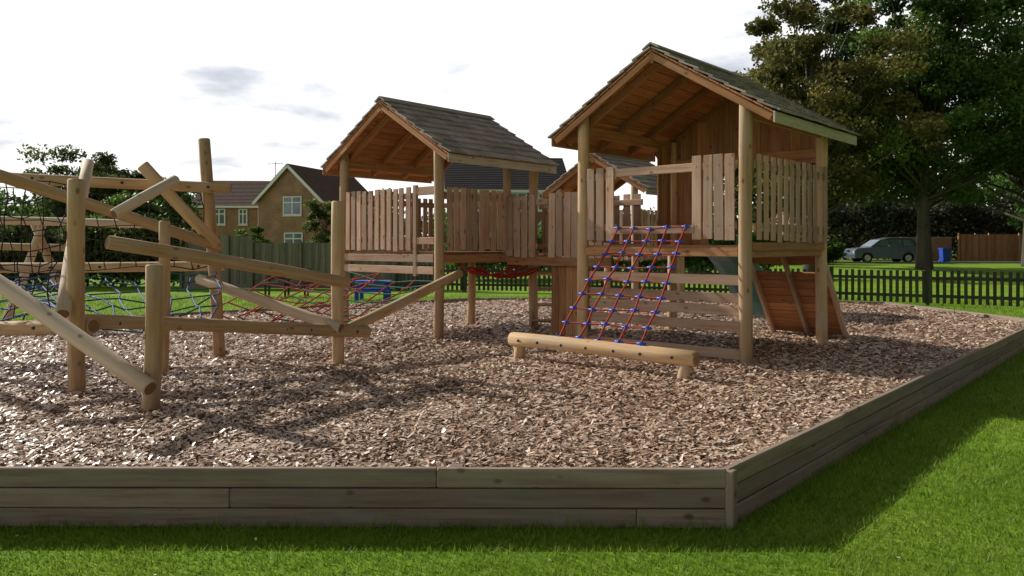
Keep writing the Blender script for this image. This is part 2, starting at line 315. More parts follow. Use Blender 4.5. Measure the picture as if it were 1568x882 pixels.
def roof(parent,o,A0,A1,b0,b1,ze,zr,nc=8,ba=.05,bz=None):
    am=(A0+A1)/2
    for side,(ae,sg) in enumerate(((A0,1),(A1,-1))):
        pe=P(o,ae,0,ze); pr=P(o,am,0,zr); sl=(pr-pe); SL=sl.length; sd=sl/SL; nr=sd.cross(v)
        if nr.z<0: nr=-nr
        mb=MB(); cs=SL/nc
        for c in range(nc):
            b=b0+random.uniform(-.012,.012)
            while b<b1-.01:
                w=random.uniform(.14,.26); w=min(w,b1-b); 
                if b1-b-w<.07: w=b1-b
                s0=c*cs-.035+random.uniform(-.012,.012); s1=(c+1)*cs+.02
                base=pe+v*(b+w/2)
                mb.beam(base+sd*s0+nr*(.052+random.uniform(-.004,.006)),base+sd*min(s1,SL+.01)+nr*.028,w-.004,.02,nr); b+=w
        mb.obj('shingles_%d'%side,M_shingle,parent,sd)
        mb=MB(); s=0; k=0
        while s<SL-.02:
            w=min(.15,SL-s); base=pe+sd*(s+w/2)+nr*.002; mb.beam(base+v*(b0+.02),base+v*(b1-.02),w-.008,.018,nr); s+=w
        mb.obj('roof_boards_%d'%side,M_deck,parent,v,.002)
        mb=MB(); nb=4
        for i in range(nb):
            b=ba+(b1-b0-.35)*i/(nb-1)
            base=v*b-nr*.062
            mb.beam(pe+base+sd*.04,pr+base-sd*.02,.05,.10,nr)
        mb.obj('rafters_%d'%side,M_tower,parent,sd,.004)
        f=pe+sd*.0-nr*.05
        beamobj('eave_fascia_%d'%side,f+v*(b0+.01)-u*sg*.02,f+v*(b1-.01)-u*sg*.02,.12,.022,u,M_fascia if side==0 else M_tower,parent)
        beamobj('barge_board_%d'%side,pe+v*(b0+.035)-nr*.06+sd*.02,pr+v*(b0+.035)-nr*.06,.022,.075,nr,M_tower,parent)
    beamobj('ridge_board',P(o,am,b0+.03,zr-.1),P(o,am,b1-.03,zr-.1),.04,.12,UP,M_tower,parent)
    mb=MB()
    for sg in (1,-1):
        mb.beam(P(o,am-sg*.055,b0-.01,zr+.045),P(o,am-sg*.055,b1+.01,zr+.045),.13,.02,UP-u*sg*.62)
    mb.obj('ridge_capping',M_shingle,parent,v)

oA=(2.585,8.55); t1=group('wooden_play_tower',(2.5,10.1,.3)); W1,D1=2.23,2.27; ZF=1.6
for nm,a,b,zt in (('post_1',0,0,3.29),('post_2',W1,0,3.28),('post_3',0,D1,3.15),('post_4',W1,D1,3.15)):
    logobj(nm,P(oA,a,b,.2),P(oA,a,b,zt),.074,t1)
roof(t1,oA,-.40,W1+.40,-.17,D1+.15,3.0,3.92,ba=.12)
for nm,a in (('top_plate_1',.0),('top_plate_2',W1)): beamobj(nm,P(oA,a,.07,3.08),P(oA,a,D1-.07,3.08),.05,.14,UP,M_tower,t1)
beamobj('tie_beam_back',P(oA,.07,D1,2.82),P(oA,W1-.07,D1,2.82),.05,.12,UP,M_tower,t1)
mb=MB()
for i in range(15):
    b=.08+i*(D1-.16)/14; mb.beam(P(oA,.08,b,ZF-.02),P(oA,W1-.08,b,ZF-.02),.14,.035,UP)
mb.obj('floor_boards',M_tower,t1,u,.003)
mb=MB()
for a in (.0,W1*.35,W1*.7,W1): mb.beam(P(oA,a,.08,ZF-.09),P(oA,a,D1-.08,ZF-.09),.05,.10,UP)
mb.obj('floor_joists',M_tower,t1,v,.004)
mb=MB(); mb.beam(P(oA,.07,-.03,ZF-.08),P(oA,W1-.07,-.03,ZF-.08),.10,.04,-v); mb.beam(P(oA,.07,D1+.03,ZF-.07),P(oA,W1-.07,D1+.03,ZF-.07),.09,.04,v)
mb.obj('rim_joists',M_tower,t1,u,.004)
railing(t1,P(oA,.09,-.03,0),P(oA,.64,-.03,0),1.66,2.62,-v,'front_right',w=.115,gap=.022)
railing(t1,P(oA,1.70,-.03,0),P(oA,2.15,-.03,0),1.66,2.58,-v,'front_left',w=.115,gap=.022)
beamobj('front_hand_rail',P(oA,.6,-.01,2.50),P(oA,1.74,-.01,2.50),.10,.04,-v,M_picket,t1)
beamobj('net_top_board',P(oA,.6,-.05,1.78),P(oA,1.76,-.05,1.78),.09,.045,-v,M_picket,t1)
railing(t1,P(oA,-.05,.10,0),P(oA,-.05,D1+.05,0),1.64,2.62,-u,'right_side',w=.095,gap=.085)
mb=MB(); mb.beam(P(oA,-.035,.06,ZF-.02),P(oA,-.035,D1,ZF-.02),.10,.04,-u); mb.obj('side_sill',M_tower,t1,v,.004)
railing(t1,P(oA,W1+.02,.1,0),P(oA,W1+.02,.62,0),1.64,2.5,u,'left_side')
mb=MB()
for z in (1.205,1.0,.86,.68,.37): mb.beam(P(oA,.07,.05+random.uniform(-.004,.004),z),P(oA,W1-.07,.05,z),.115,.04,-v)
mb.obj('lower_front_boards',M_picket,t1,u,.004)
mb=MB(); am=W1/2
a=.02
while a<W1-.02:
    w=.14; c=a+w/2; hgt=3.0+(c+.40)*.605 if c<am else 3.0+(W1+.40-c)*.605
    mb.beam(P(oA,c,D1+.05,2.70),P(oA,c,D1+.05,hgt-.11),w-.004,.022,v); a+=w
mb.obj('back_gable_boards',M_tower,t1,(0,0,1),.002)
mb=MB()
for c in np.arange(1.74,2.24,.14): mb.beam(P(oA,c,D1+.06,1.6),P(oA,c,D1+.06,2.75),.136,.022,v)
mb.obj('back_panel',M_tower,t1,(0,0,1),.002)
mb=MB()
for c in np.arange(.1,.46,.12): mb.beam(P(oA,W1-.04,D1-c-.1,.0+1.6),P(oA,W1-.04,D1-c-.1,3.05),.114,.022,u)
mb.obj('left_back_panel',M_tower,t1,(0,0,1),.002)
mb=MB(); top0=P(oA,.02,D1+.08,1.56); rd=(v*1.0-UP*1.26); rl=rd.length; rd.normalize(); rn=rd.cross(u).normalized()
for i in range(11):
    if i in (2,): continue
    c=top0+rd*(.07+i*.145); mb.beam(c,c+u*1.08,.136,.03,rn)
mb.obj('ramp_boards',M_deck,t1,u,.003)
mb=MB(); q_=.06*(1 if rn.z>0 else -1)
for k in (0,.54,1.06): mb.beam(top0+u*k-rn*q_,top0+u*k+rd*rl-rn*q_,.05,.08,rn)
mb.obj('ramp_bearers',M_picket,t1,rd,.004)
# slide
mb=MB(); n=16; prof=[(-.30,.24),(-.27,.02),(-.12,-.05),(.12,-.05),(.27,.02),(.30,.24)]
rows=[]
for i in range(n+1):
    t=i/n; zz=1.52-1.06*(.5-.5*math.cos(math.pi*min(1,(t*1.02)**.85)))
    c=P(oA,1.55,D1+.08+2.0*t,zz); rows.append([c+u*a_+UP*h_ for a_,h_ in prof]+[c+u*(a_*1.04)+UP*(h_-.035) for a_,h_ in prof][::-1])
for i in range(n):
    m_=len(rows[0])
    for j in range(m_): mb.face([rows[i][j],rows[i][(j+1)%m_],rows[i+1][(j+1)%m_],rows[i+1][j]])
mb.obj('slide_chute',M_slide,t1,v)
mb=MB(); mb.log(P(oA,1.55,D1+1.95,.2),P(oA,1.55,D1+1.95,.42),.04); mb.obj('slide_foot',[M_dark,M_dark],t1)
# cargo net + anchor log
logc=V((.87,8.2,0))
def LG(t,z): return logc+u*t+UP*z
nl=group('climbing_net',(.87,8.2,.3))
logobj('anchor_log',LG(1.18,.51),LG(-1.20,.51),.08,nl,.078)
for i,t in enumerate((1.05,-1.07)): logobj('anchor_foot_%d'%i,LG(t,.18),LG(t,.45),.062,nl)
mb=MB()
for t in (-.98,-.62,-.3,.05,.38,.72,1.0):
    c=LG(t,.51)-v*.078; mb.log(c,c-v*.012,.016,n=10,wob=0,cham=.002)
mb.obj('bolts',[M_dark,M_dark],nl)
A_,B_,PP=netlines(P(oA,1.62,-.09,1.80),P(oA,.70,-.09,1.80),LG(-.60,.59),LG(.48,.59),4,8,.0,.015)
ropes('vertical_ropes',A_,.012,M_red,nl); ropes('cross_ropes',B_,.010,M_netcross,nl)
mb=MB()
for row in PP:
    for p in row:
        mb.log(p-V((0,0,.022)),p+V((0,0,.022)),.018,n=8,wob=0,cham=.006); mb.log(p-u*.05,p+u*.05,.0145,n=8,wob=0,cham=.004)
mb.obj('rope_clamps',[M_clamp,M_clamp],nl)

# --- tower 2
oF=(-1.025,10.84); t2=group('wooden_play_tower',(-1.2,12.3,.3)); W2,D2=2.21,2.05; Z2=1.5
for nm,a,b,zt in (('post_1',0,0,3.10),('post_2',W2,0,3.10),('post_3',0,D2,3.0),('post_4',W2,D2,3.0)):
    logobj(nm,P(oF,a,b,.2),P(oF,a,b,zt),.072,t2)
logobj('post_5',P(oF,0,1.42,1.35),P(oF,0,1.42,2.92),.06,t2)
logobj('post_6',V((-.67,12.8,.2)),V((-.67,12.8,1.4)),.065,t2)
roof(t2,oF,-.36,W2+.36,-.17,D2+.15,2.83,3.72,ba=.12)
for nm,a in (('top_plate_1',.0),('top_plate_2',W2)): beamobj(nm,P(oF,a,.07,2.90),P(oF,a,D2-.07,2.90),.05,.14,UP,M_tower,t2)
mb=MB()
for i in range(14):
    b=.08+i*(D2-.16)/13; mb.beam(P(oF,.08,b,Z2-.02),P(oF,W2-.08,b,Z2-.02),.14,.035,UP)
mb.obj('floor_boards',M_tower,t2,u,.003)
mb=MB()
for z in (Z2-.09,1.24): mb.beam(P(oF,.07,-.03,z),P(oF,W2-.07,-.03,z),.11,.04,-v)
mb.beam(P(oF,.07,D2,Z2-.1),P(oF,W2-.07,D2,Z2-.1),.11,.04,-v)
mb.obj('rim_joists',M_picket,t2,u,.004)
mb=MB()
for a in (0,1.1,W2): mb.beam(P(oF,a,.07,Z2-.1),P(oF,a,D2-.07,Z2-.1),.05,.12,UP)
mb.obj('floor_joists',M_tower,t2,v,.004)
railing(t2,P(oF,.52,-.03,0),P(oF,W2-.09,-.03,0),1.52,2.43,-v,'front',w=.10,gap=.05)
beamobj('gate_stud',P(oF,.46,-.03,1.15),P(oF,.46,-.03,2.46),.07,.05,-v,M_picket,t2)
beamobj('gate_head_rail',P(oF,.05,-.03,2.37),P(oF,.46,-.03,2.37),.12,.035,-v,M_picket,t2)
beamobj('gate_low_rail',P(oF,.05,-.03,1.66),P(oF,.46,-.03,1.66),.10,.035,-v,M_picket,t2)
railing(t2,P(oF,-.04,.09,0),P(oF,-.04,1.37,0),1.52,2.42,-u,'right_side',w=.10,gap=.03)
railing(t2,P(oF,W2+.03,.1,0),P(oF,W2+.03,D2-.1,0),1.52,2.42,u,'left_side')
railing(t2,P(oF,.3,D2+.03,0),P(oF,W2-.1,D2+.03,0),1.52,2.42,v,'back',gap=.16)
br=group('timber_bridge',(.6,11.3,.3))
pb0=P(oF,-.02,1.42,0); pb1=P(oA,W1+.02,.70,0)
mb=MB(); n=13
for i in range(n):
    c=pb0.lerp(pb1,(i+.5)/n); mb.beam(c+UP*1.46,c+v*.75+UP*1.46,.12,.035,UP)
mb.obj('deck_boards',M_tower,br,v,.003)
ga=pb0.lerp(pb1,.30); gb=pb0.lerp(pb1,.42)
railing(br,pb0+v*-.02,ga,1.42,2.34,-v,'front_a',w=.12,gap=.03); railing(br,gb,pb1,1.42,2.36,-v,'front_b',w=.12,gap=.02); railing(br,pb0+v*.77,pb1+v*.77,1.42,2.34,v,'back',w=.12,gap=.07)
beamobj('stringer',pb0+UP*1.36,pb1+UP*1.36,.13,.05,-v,M_tower,br)
beamobj('gap_rail',ga+UP*2.24,gb+UP*2.24,.09,.04,-v,M_picket,br)
mb=MB(); c0=V((.93,11.1,0))
for i in range(4): c=c0+u*(.13*i); mb.beam(c+UP*.2,c+UP*1.30,.126,.03,-v)
mb.obj('support_panel',M_tower,br,(0,0,1),.003)
logobj('support_post',pb0.lerp(pb1,.5)+v*.74+UP*.2,pb0.lerp(pb1,.5)+v*.74+UP*2.3,.06,br)
ld=group('wooden_ladder',(.45,12.4,.3))
for i,k in enumerate((0,.34)):
    beamobj('stile_%d'%i,V((.28+k,12.2,.2)),V((.42+k,12.75,1.5)),.045,.08,V((0,-1,.3)),M_picket,ld)
mb=MB()
for i in range(5):
    t=.15+i*.19; c=V((.28,12.2,.2)).lerp(V((.42,12.75,1.5)),t); mb.beam(c,c+V((.34,0,0)),.04,.09,(0,-1,.3))
mb.obj('rungs',M_picket,ld,(1,0,0),.003)

# --- tower 3 (behind)
oG=(2.42,15.24); t3=group('wooden_play_tower',(2.3,16.6,.3)); W3,D3=1.9,1.8
for nm,a,b in (('post_1',0,0),('post_2',W3,0),('post_3',0,D3),('post_4',W3,D3)): logobj(nm,P(oG,a,b,.2),P(oG,a,b,2.8),.07,t3)
roof(t3,oG,-.35,W3+.35,-.15,D3+.15,2.68,3.44,nc=7,ba=.12)
mb=MB()
for i in range(12): b=.08+i*(D3-.16)/11; mb.beam(P(oG,.08,b,1.3),P(oG,W3-.08,b,1.3),.14,.035,UP)
mb.obj('floor_boards',M_tower,t3,u,.003)
railing(t3,P(oG,.1,-.03,0),P(oG,W3-.1,-.03,0),1.3,2.3,-v,'front'); railing(t3,P(oG,-.03,.1,0),P(oG,-.03,D3-.1,0),1.3,2.3,-u,'right_side')
railing(t3,P(oG,W3,.1,0),P(oG,W3,D3-.1,0),1.3,2.3,u,'left_side')

# ------------------------------------------------------------ log climbing frame
cf=group('log_climbing_frame',(-3.4,8,.3))
def LL(nm,p0,p1,r,r1=None,mat=None,bolts=0):
    logobj(nm,p0,p1,r,cf,r1,mat)
    if bolts:
        mb=MB(); p0=V(p0);p1=V(p1)
        for i in range(bolts):
            c=p0.lerp(p1,(i+.5)/bolts); c=c+V((0,-r*.97,0)); mb.log(c,c+V((0,-.012,0)),.017,n=10,wob=0,cham=.002)
        mb.obj(nm+'_bolts',[M_dark,M_dark],cf,(0,1,0))
LL('post_1',(-3.90,6.93,.15),(-3.91,6.93,2.19),.072)
LL('post_2',(-2.86,6.11,.15),(-2.82,6.11,1.445),.067)
LL('post_3',(-1.905,8.46,.15),(-1.91,8.46,2.08),.066)
LL('post_4',(-3.46,9.16,.15),(-3.64,9.16,2.86),.068)
LL('post_5',(-3.62,8.0,.15),(-3.585,8.0,1.85),.055)
LL('post_6',(-6.9,8.4,.15),(-6.9,8.4,2.7),.07)
LL('log_1',(-2.78,5.96,.50),(-4.95,6.9,1.50),.066,.07,M_logpale)
LL('log_2',(-3.52,6.72,1.63),(-1.77,8.36,1.19),.062,.064)
LL('log_3',(-3.98,7.06,.905),(-1.58,8.58,.64),.066,.066,None,11)
LL('log_4',(-1.84,8.32,.71),(-3.66,9.0,1.205),.062,.058,M_logpale)
LL('log_5',(-1.80,8.46,.68),(-.72,10.7,1.20),.062,.062)
LL('log_6',(-5.2,6.9,2.43),(-3.42,9.05,1.57),.058,.062)
LL('log_7',(-6.9,8.3,2.40),(-3.30,9.08,2.265),.062,.062,None,8)
LL('log_8',(-4.12,8.6,2.49),(-3.42,8.97,1.60),.07,.062)
LL('log_9',(-3.91,7.6,1.90),(-3.60,8.3,2.31),.055,.055,M_logpale)
LL('log_11',(-3.92,6.74,1.0),(-4.72,8.6,2.52),.062,.058,M_logpale)
LL('log_12',(-7.0,9.3,1.32),(-3.45,9.3,1.35),.062,.06,None,6)
LL('log_13',(-7.4,9.5,1.92),(-4.4,9.6,1.86),.055,.05,M_logpale)
LL('log_14',(-3.8,7.02,.86),(-6.6,8.3,.70),.07,.066,None,6)
LL('log_15',(-8.3,12.6,.2),(-7.5,12.4,2.0),.07,.06,M_logpale); LL('log_16',(-6.95,12.4,.2),(-7.75,12.5,2.0),.07,.06)
LL('log_17',(-9.6,12.4,1.62),(-7.1,12.5,1.55),.06,.06)
def net(nm,c,nu,nv,sag,jit,r,m1,m2=None):
    a,b,_=netlines(*c,nu,nv,sag,jit); ropes(nm+'_a',a,r,m1,cf); ropes(nm+'_b',b,r,m2 or m1,cf)
net('black_net_1',((-6.8,8.45,2.35),(-3.65,9.1,2.2),(-3.6,9.2,1.35),(-6.9,9.2,1.35)),16,5,.05,.04,.006,M_black)
net('black_net_2',((-5.4,7.0,2.35),(-4.7,8.5,2.3),(-4.1,7.1,1.05),(-6.0,8.0,.85)),8,8,.1,.04,.006,M_black)
net('web_net',((-6.6,9.2,1.30),(-3.5,9.2,1.32),(-3.0,7.75,.88),(-4.1,7.15,.92)),9,6,.12,.06,.009,M_blue,M_green)
net('web_net_left',((-6.8,9.2,1.30),(-5.2,9.2,1.32),(-4.2,7.3,.92),(-6.2,8.2,.80)),7,6,.12,.06,.009,M_black,M_blue)
net('red_net',((-3.3,9.3,.72),(-1.75,8.75,.66),(-1.05,10.75,1.12),(-2.65,12.1,1.2)),5,7,.10,.03,.010,M_red,M_green)
net('red_net_b',((-3.6,9.3,.80),(-2.3,8.95,.72),(-1.9,11.2,1.15),(-3.6,12.1,1.2)),4,6,.12,.04,.009,M_red,M_netcross)
net('low_red_net',((-.75,11.0,1.30),(.0,11.9,1.28),(.45,12.1,1.22),(-.5,12.6,1.22)),5,6,.14,.03,.015,M_red)

# ------------------------------------------------------------ fences
def fence_line(pts):
    for i in range(len(pts)-1):
        yield V((*pts[i],0)),V((*pts[i+1],0))
pf=group('picket_fence',(9,22,0)); mb=MB(); rl=MB()
for p,q in fence_line([(17,16.5),(9,21.8),(3,25.2),(-4.2,27)]):
    d=(q-p);L_=d.length;d/=L_; nr=V((d.y,-d.x,0)); nr=nr if nr.y<0 else -nr
    n=int(L_/.16)
    for i in range(n):
        c=p+d*(i*.16+.075+random.uniform(-.006,.006)); mb.beam(c+UP*.06,c+UP*(.92+random.uniform(-.012,.012))+d*random.uniform(-.01,.01),.08,.02,nr)
    for z in (.25,.72): rl.beam(p+UP*z-nr*.03,q+UP*z-nr*.03,.08,.04,nr)
    s=0
    while s<L_: 
        c=p+d*s-nr*.07; rl.beam(c,c+UP*1.0,.1,.1,nr); s+=2.4
mb.obj('pickets',M_fencedark,pf,(0,0,1)); rl.obj('rails_and_posts',M_fencedark,pf,(1,0,0))
wf=group('wooden_panel_fence',(-8,27.8,0)); mb=MB(); rl=MB()
for p,q,h in ((V((-12.2,28.6,0)),V((-9.5,28.3,0)),1.93),(V((-9.5,28.3,0)),V((-2.8,28.0,0)),1.68)):
    d=(q-p);L_=d.length;d/=L_; nr=V((d.y,-d.x,0)); n=int(L_/.12)
    for i in range(n):
        c=p+d*(i*L_/n+.06); o=.012 if i%2 else 0
        mb.beam(c+nr*o+UP*.02,c+nr*o+UP*(h+random.uniform(-.012,.012)),.125,.015,nr)
    s=0
    while s<L_+.1: c=p+d*s+nr*.06; rl.beam(c,c+UP*(h+.08),.1,.1,nr); s+=1.8
    rl.beam(p+UP*.1+nr*.03,q+UP*.1+nr*.03,.15,.03,nr)
mb.obj('boards',M_fencegrey,wf,(0,0,1)); rl.obj('posts',M_fencegrey,wf,(0,0,1))

bn=group('park_bench',(-6.9,23.6,0)); mb=MB()
for yy in (0,.11,.22,.33): mb.beam((-7.6,23.5+yy,.44),(-6.2,23.5+yy,.44),.09,.03,UP)
for zz in (.58,.70,.82): mb.beam((-7.6,23.9+zz*.06,zz),(-6.2,23.9+zz*.06,zz),.09,.025,(0,-1,0))
mb.obj('slats',M_fencedark,bn,(1,0,0))
mb=MB()
for xx in (-7.5,-6.9,-6.3):
    mb.beam((xx,23.52,0),(xx,23.52,.42),.05,.06,(0,1,0)); mb.beam((xx,23.86,0),(xx,23.95,.88),.05,.06,(0,1,0)); mb.beam((xx,23.48,.40),(xx,23.9,.40),.05,.05,UP)
mb.obj('legs',M_fencedark,bn)
bt=group('blue_play_table',(-4.0,22,0)); mb=MB(); bx,by=-3.95,22.
mb.beam((bx-.5,by,.56),(bx+.5,by,.56),.7,.06,UP)
for xx in (bx-.4,bx+.4):
    for yy in (by-.25,by+.25): mb.beam((xx,yy,0),(xx,yy,.54),.07,.07,(0,1,0))
mb.beam((bx-.5,by-.5,.32),(bx+.5,by-.5,.32),.24,.05,UP); mb.beam((bx-.5,by+.5,.32),(bx+.5,by+.5,.32),.24,.05,UP)
for xx in (bx-.4,bx+.4): mb.beam((xx,by-.5,.27),(xx,by+.5,.27),.06,.06,UP); mb.beam((xx,by-.5,0),(xx,by-.5,.3),.06,.06,(0,1,0)); mb.beam((xx,by+.5,0),(xx,by+.5,.3),.06,.06,(0,1,0))
mb.obj('table_parts',M_bin,bt,(1,0,0),.008)

# ------------------------------------------------------------ houses
def house(name,c,rd,hl,hw,ze,zr,wall,tile,wins,base=.3,trim=None):
    trim=trim or M_white
    c=V((c[0],c[1],0)); rd=V((*rd,0)).normalized(); pd=V((rd.y,-rd.x,0))
    if pd.y>0: pd=-pd
    h=group(name,(c.x,c.y,base))
    mb=MB(); K={}
    for i in (-1,1):
        for j in (-1,1): K[i,j]=c+rd*hl*i+pd*hw*j
    for i in (-1,1):
        mb.face([K[i,-1]+UP*base,K[i,1]+UP*base,K[i,1]+UP*ze,c+rd*hl*i+UP*(zr-.1),K[i,-1]+UP*ze])
    for j in (-1,1): mb.face([K[-1,j]+UP*base,K[1,j]+UP*base,K[1,j]+UP*ze,K[-1,j]+UP*ze])
    mb.obj('walls',wall,h)
    mb=MB(); wm=MB()
    for j in (-1,1):
        e=c+pd*(hw+.35)*j+UP*(ze-.35*(zr-ze)/hw); r=c+UP*zr; sd=(r-e); nr=sd.cross(rd).normalized(); nr=nr if nr.z>0 else -nr
        n=18
        for k in range(n):
            a=e+sd*(k/n)+nr*.06; b=e+sd*((k+1)/n)+nr*.03
            ss=-hl-.3
            while ss<hl+.3-.01:
                se=min(hl+.3,ss+random.uniform(.6,1.4)); 
                mb.face([a+rd*ss,a+rd*se,b+rd*se,b+rd*ss],0,random.random()); ss=se
            mb.face([a-rd*(hl+.3),a+rd*(hl+.3),a+rd*(hl+.3)-nr*.04,a-rd*(hl+.3)-nr*.04],0,.5)
        for i in (-1,1): wm.beam(e+rd*(hl+.28)*i-nr*.10,r+rd*(hl+.28)*i-nr*.10,.05,.22,nr)
        wm.beam(e-rd*(hl+.3)-UP*.1,e+rd*(hl+.3)-UP*.1,.18,.06,pd)
    mb.obj('roof_tiles',tile,h); wm.obj('bargeboards_and_gutters',trim,h)
    fr=MB(); gl=MB()
    for side,s,z0,z1,w in wins:
        if side=='g': o=c-rd*hl+pd*s; ax=pd; nr=-rd
        else: o=c+pd*hw+rd*s; ax=rd; nr=pd
        gl.beam(o+nr*.02+UP*z0,o+nr*.02+UP*z1,w,.03,nr)
        for k in (-w/2,0,w/2): fr.beam(o+ax*k+nr*.05+UP*(z0-.04),o+ax*k+nr*.05+UP*(z1+.04),.10,.05,nr)
        for zz in (z0,z1,z0+(z1-z0)*.68): fr.beam(o-ax*w/2+nr*.052+UP*zz,o+ax*w/2+nr*.052+UP*zz,.09,.05,nr)
        fr.beam(o-ax*(w/2+.1)+nr*.07+UP*(z0-.09),o+ax*(w/2+.1)+nr*.07+UP*(z0-.09),.07,.14,nr)
    if fr.v: gl.obj('window_glass',M_glass,h); fr.obj('window_frames',M_white,h)
    return h
h1=house('brick_house',(-15.6,63.4),(.28,.96),4.8,2.7,5.2,7.75,M_brick,M_tile,[('g',.3,3.9,5.25,1.5),('g',.4,1.2,2.5,1.5),('e',-2.5,3.8,5,1.3),('e',1.5,3.8,5,1.3)])
h2=house('brick_house',(-22.4,66.5),(1,.06),3.5,3.6,5.0,7.1,M_brick,M_tile,[('e',2.0,3.3,4.6,.9),('e',.3,3.3,4.5,.6),('e',-1.6,3.3,4.5,.9),('e',1.0,1,2.2,1.4)])
h3=house('brick_house',(-.6,54.5),(1,.10),3.9,3.6,5.45,7.75,M_brick2,M_tiledark,[('e',-2.4,3.9,5.0,1.0),('e',.6,3.9,5.0,1.2),('e',2.6,3.9,5.0,1.2)])
mb=MB(); mb.log((-20.2,66,6.9),(-20.2,66,8.7),.03,n=6); mb.log((-20.9,66,8.5),(-19.5,66,8.6),.02,n=6)
for i in range(5): mb.log((-20.7+i*.27,65.8,8.53),(-20.7+i*.27,66.2,8.53),.012,n=5)
mb.obj('tv_aerial',[M_dark,M_dark],h2)
h5=house('brick_house',(37,84),(1,.1),8,4,4.6,6.6,M_brick2,M_tiledark,[('e',-5,3.2,4.3,1.2),('e',0,3.2,4.3,1.2)],trim=M_tile)
# brick garden wall and brown close-board fence at the road
gw=group('brick_garden_wall',(33,62,.34)); mb=MB(); mb.beam((31.2,62,1.25),(35.2,62,1.25),1.85,.22,(0,-1,0)); mb.obj('wall',M_brick,gw,(1,0,0))
mb=MB(); mb.beam((31.1,62,2.2),(35.3,62,2.2),.30,.07,UP); mb.obj('coping',M_kerb,gw,(1,0,0))
cb_=group('close_board_fence',(42,61.5,.34)); mb=MB()
for i in range(130): mb.beam((35.5+i*.15,61.5+(.015 if i%2 else 0),.34),(35.5+i*.15,61.5+(.015 if i%2 else 0),2.45+random.uniform(-.02,.02)),.155,.02,(0,-1,0))
for i in range(9): mb.beam((35.5+i*2.4,61.42,.34),(35.5+i*2.4,61.42,2.55),.12,.1,(0,-1,0))
mb.obj('boards',M_tower,cb_,(0,0,1))
rm=MB(); rm.face([(8,53,.35),(120,53,.35),(120,60,.35),(8,60,.35)]); rm.obj('road',M_asphalt,None)
km=MB(); km.beam((8,52.9,.38),(120,52.9,.38),.14,.14,UP); km.obj('kerb',M_kerb,None,(1,0,0),.01)

# ------------------------------------------------------------ parked car
def car(o,zg,mat):
    g=group('parked_car',(o[0],o[1],zg)); X=lambda x,y,z: V((o[0]+x,o[1]+y,zg+z))
    mb=MB()
    def shell(pts,w0,w1fn):
        n=len(pts)
        for sgn in (-1,1):
            mb.face([X(x,sgn*w1fn(z),z) for x,z in (pts if sgn<0 else pts[::-1])])
        for i in range(n):
            a=pts[i];b=pts[(i+1)%n]; mb.face([X(a[0],-w1fn(a[1]),a[1]),X(b[0],-w1fn(b[1]),b[1]),X(b[0],w1fn(b[1]),b[1]),X(a[0],w1fn(a[1]),a[1])])
    def arch(cx,r=.40): return [(cx+r*math.cos(t),.36+r*math.sin(t)) for t in [math.pi*k/8 for k in range(0,9)]]
    bottom=[(2.24,.34)]+[(x,z) for x,z in arch(1.38)]+[(.9,.30)]+[(-.9,.30)]+[(x,z) for x,z in arch(-1.42)]+[(-2.26,.34)]
    top=[(-2.30,.60),(-2.27,.86),(-2.12,1.0),(-1.15,1.10),(0,1.12),(2.0,1.14),(2.24,1.05),(2.28,.7)]
    shell(bottom+top,.9,lambda z:.9 if z<.95 else .88)
    gh=[(-1.2,1.09),(-.45,1.62),(.2,1.72),(1.55,1.70),(1.85,1.60),(2.12,1.13)]
    shell(gh,.86,lambda z:.87-(z-1.1)*.28)
    mb.obj('body',mat,g)
    gl=MB()
    for sgn in (-1,1):
        f=lambda x,z:X(x,sgn*(.875-(z-1.1)*.28),z)
        gl.face([f(-.98,1.15),f(-.38,1.57),f(.10,1.63),f(.10,1.15)]); gl.face([f(.18,1.15),f(.18,1.63),f(1.0,1.63),f(1.0,1.15)]); gl.face([f(1.08,1.15),f(1.08,1.63),f(1.6,1.60),f(1.9,1.2)])
    gl.face([X(-1.16,-.78,1.14),X(-1.16,.78,1.14),X(-.5,.68,1.60),X(-.5,-.68,1.60)])
    gl.obj('windows',M_glass,g)
    w=MB()
    for cx in (1.38,-1.42):
        for sgn in (-1,1):
            w.log(X(cx,sgn*.68,.36),X(cx,sgn*.90,.36),.35,n=24,wob=0,cham=.03,endmi=0); w.log(X(cx,sgn*.895,.36),X(cx,sgn*.915,.36),.22,n=20,mi=1,endmi=1,wob=0,cham=.01)
    w.obj('wheels',[M_tyre,M_rim],g,(0,1,0))
    t=MB(); t.beam(X(-2.28,-.6,.75),X(-2.28,-.86,.78),.16,.06,(1,0,0)); t.beam(X(.0,-.95,1.2),X(.0,-1.02,1.2),.0+.14,.1,UP)
    t.beam(X(-.3,-.62,1.76),X(1.5,-.62,1.76),.04,.04,UP); t.obj('lamps_rails',M_rim,g)
    t=MB(); t.beam(X(2.27,-.8,.95),X(2.27,-.8,1.2),.12,.05,(1,0,0)); t.obj('rear_lamp',M_lamp,g)
    return g
car((25.8,53.9),.35,M_carpaint)
wb=group('wheelie_bin',(29.9,53.4,.35)); mb=MB()
mb.beam((29.9,53.4,.40),(29.9,53.4,1.32),.46,.5,(0,-1,0),w1=.58); mb.beam((29.9,53.08,1.36),(29.9,53.75,1.36),.62,.06,UP)
for s_ in (-.25,.25): mb.log((29.9+s_-.03,53.66,.47),(29.9+s_+.03,53.66,.47),.11,n=12,wob=0,mi=0,endmi=0)
mb.obj('bin_body',M_bin,wb,(0,0,1),.01)

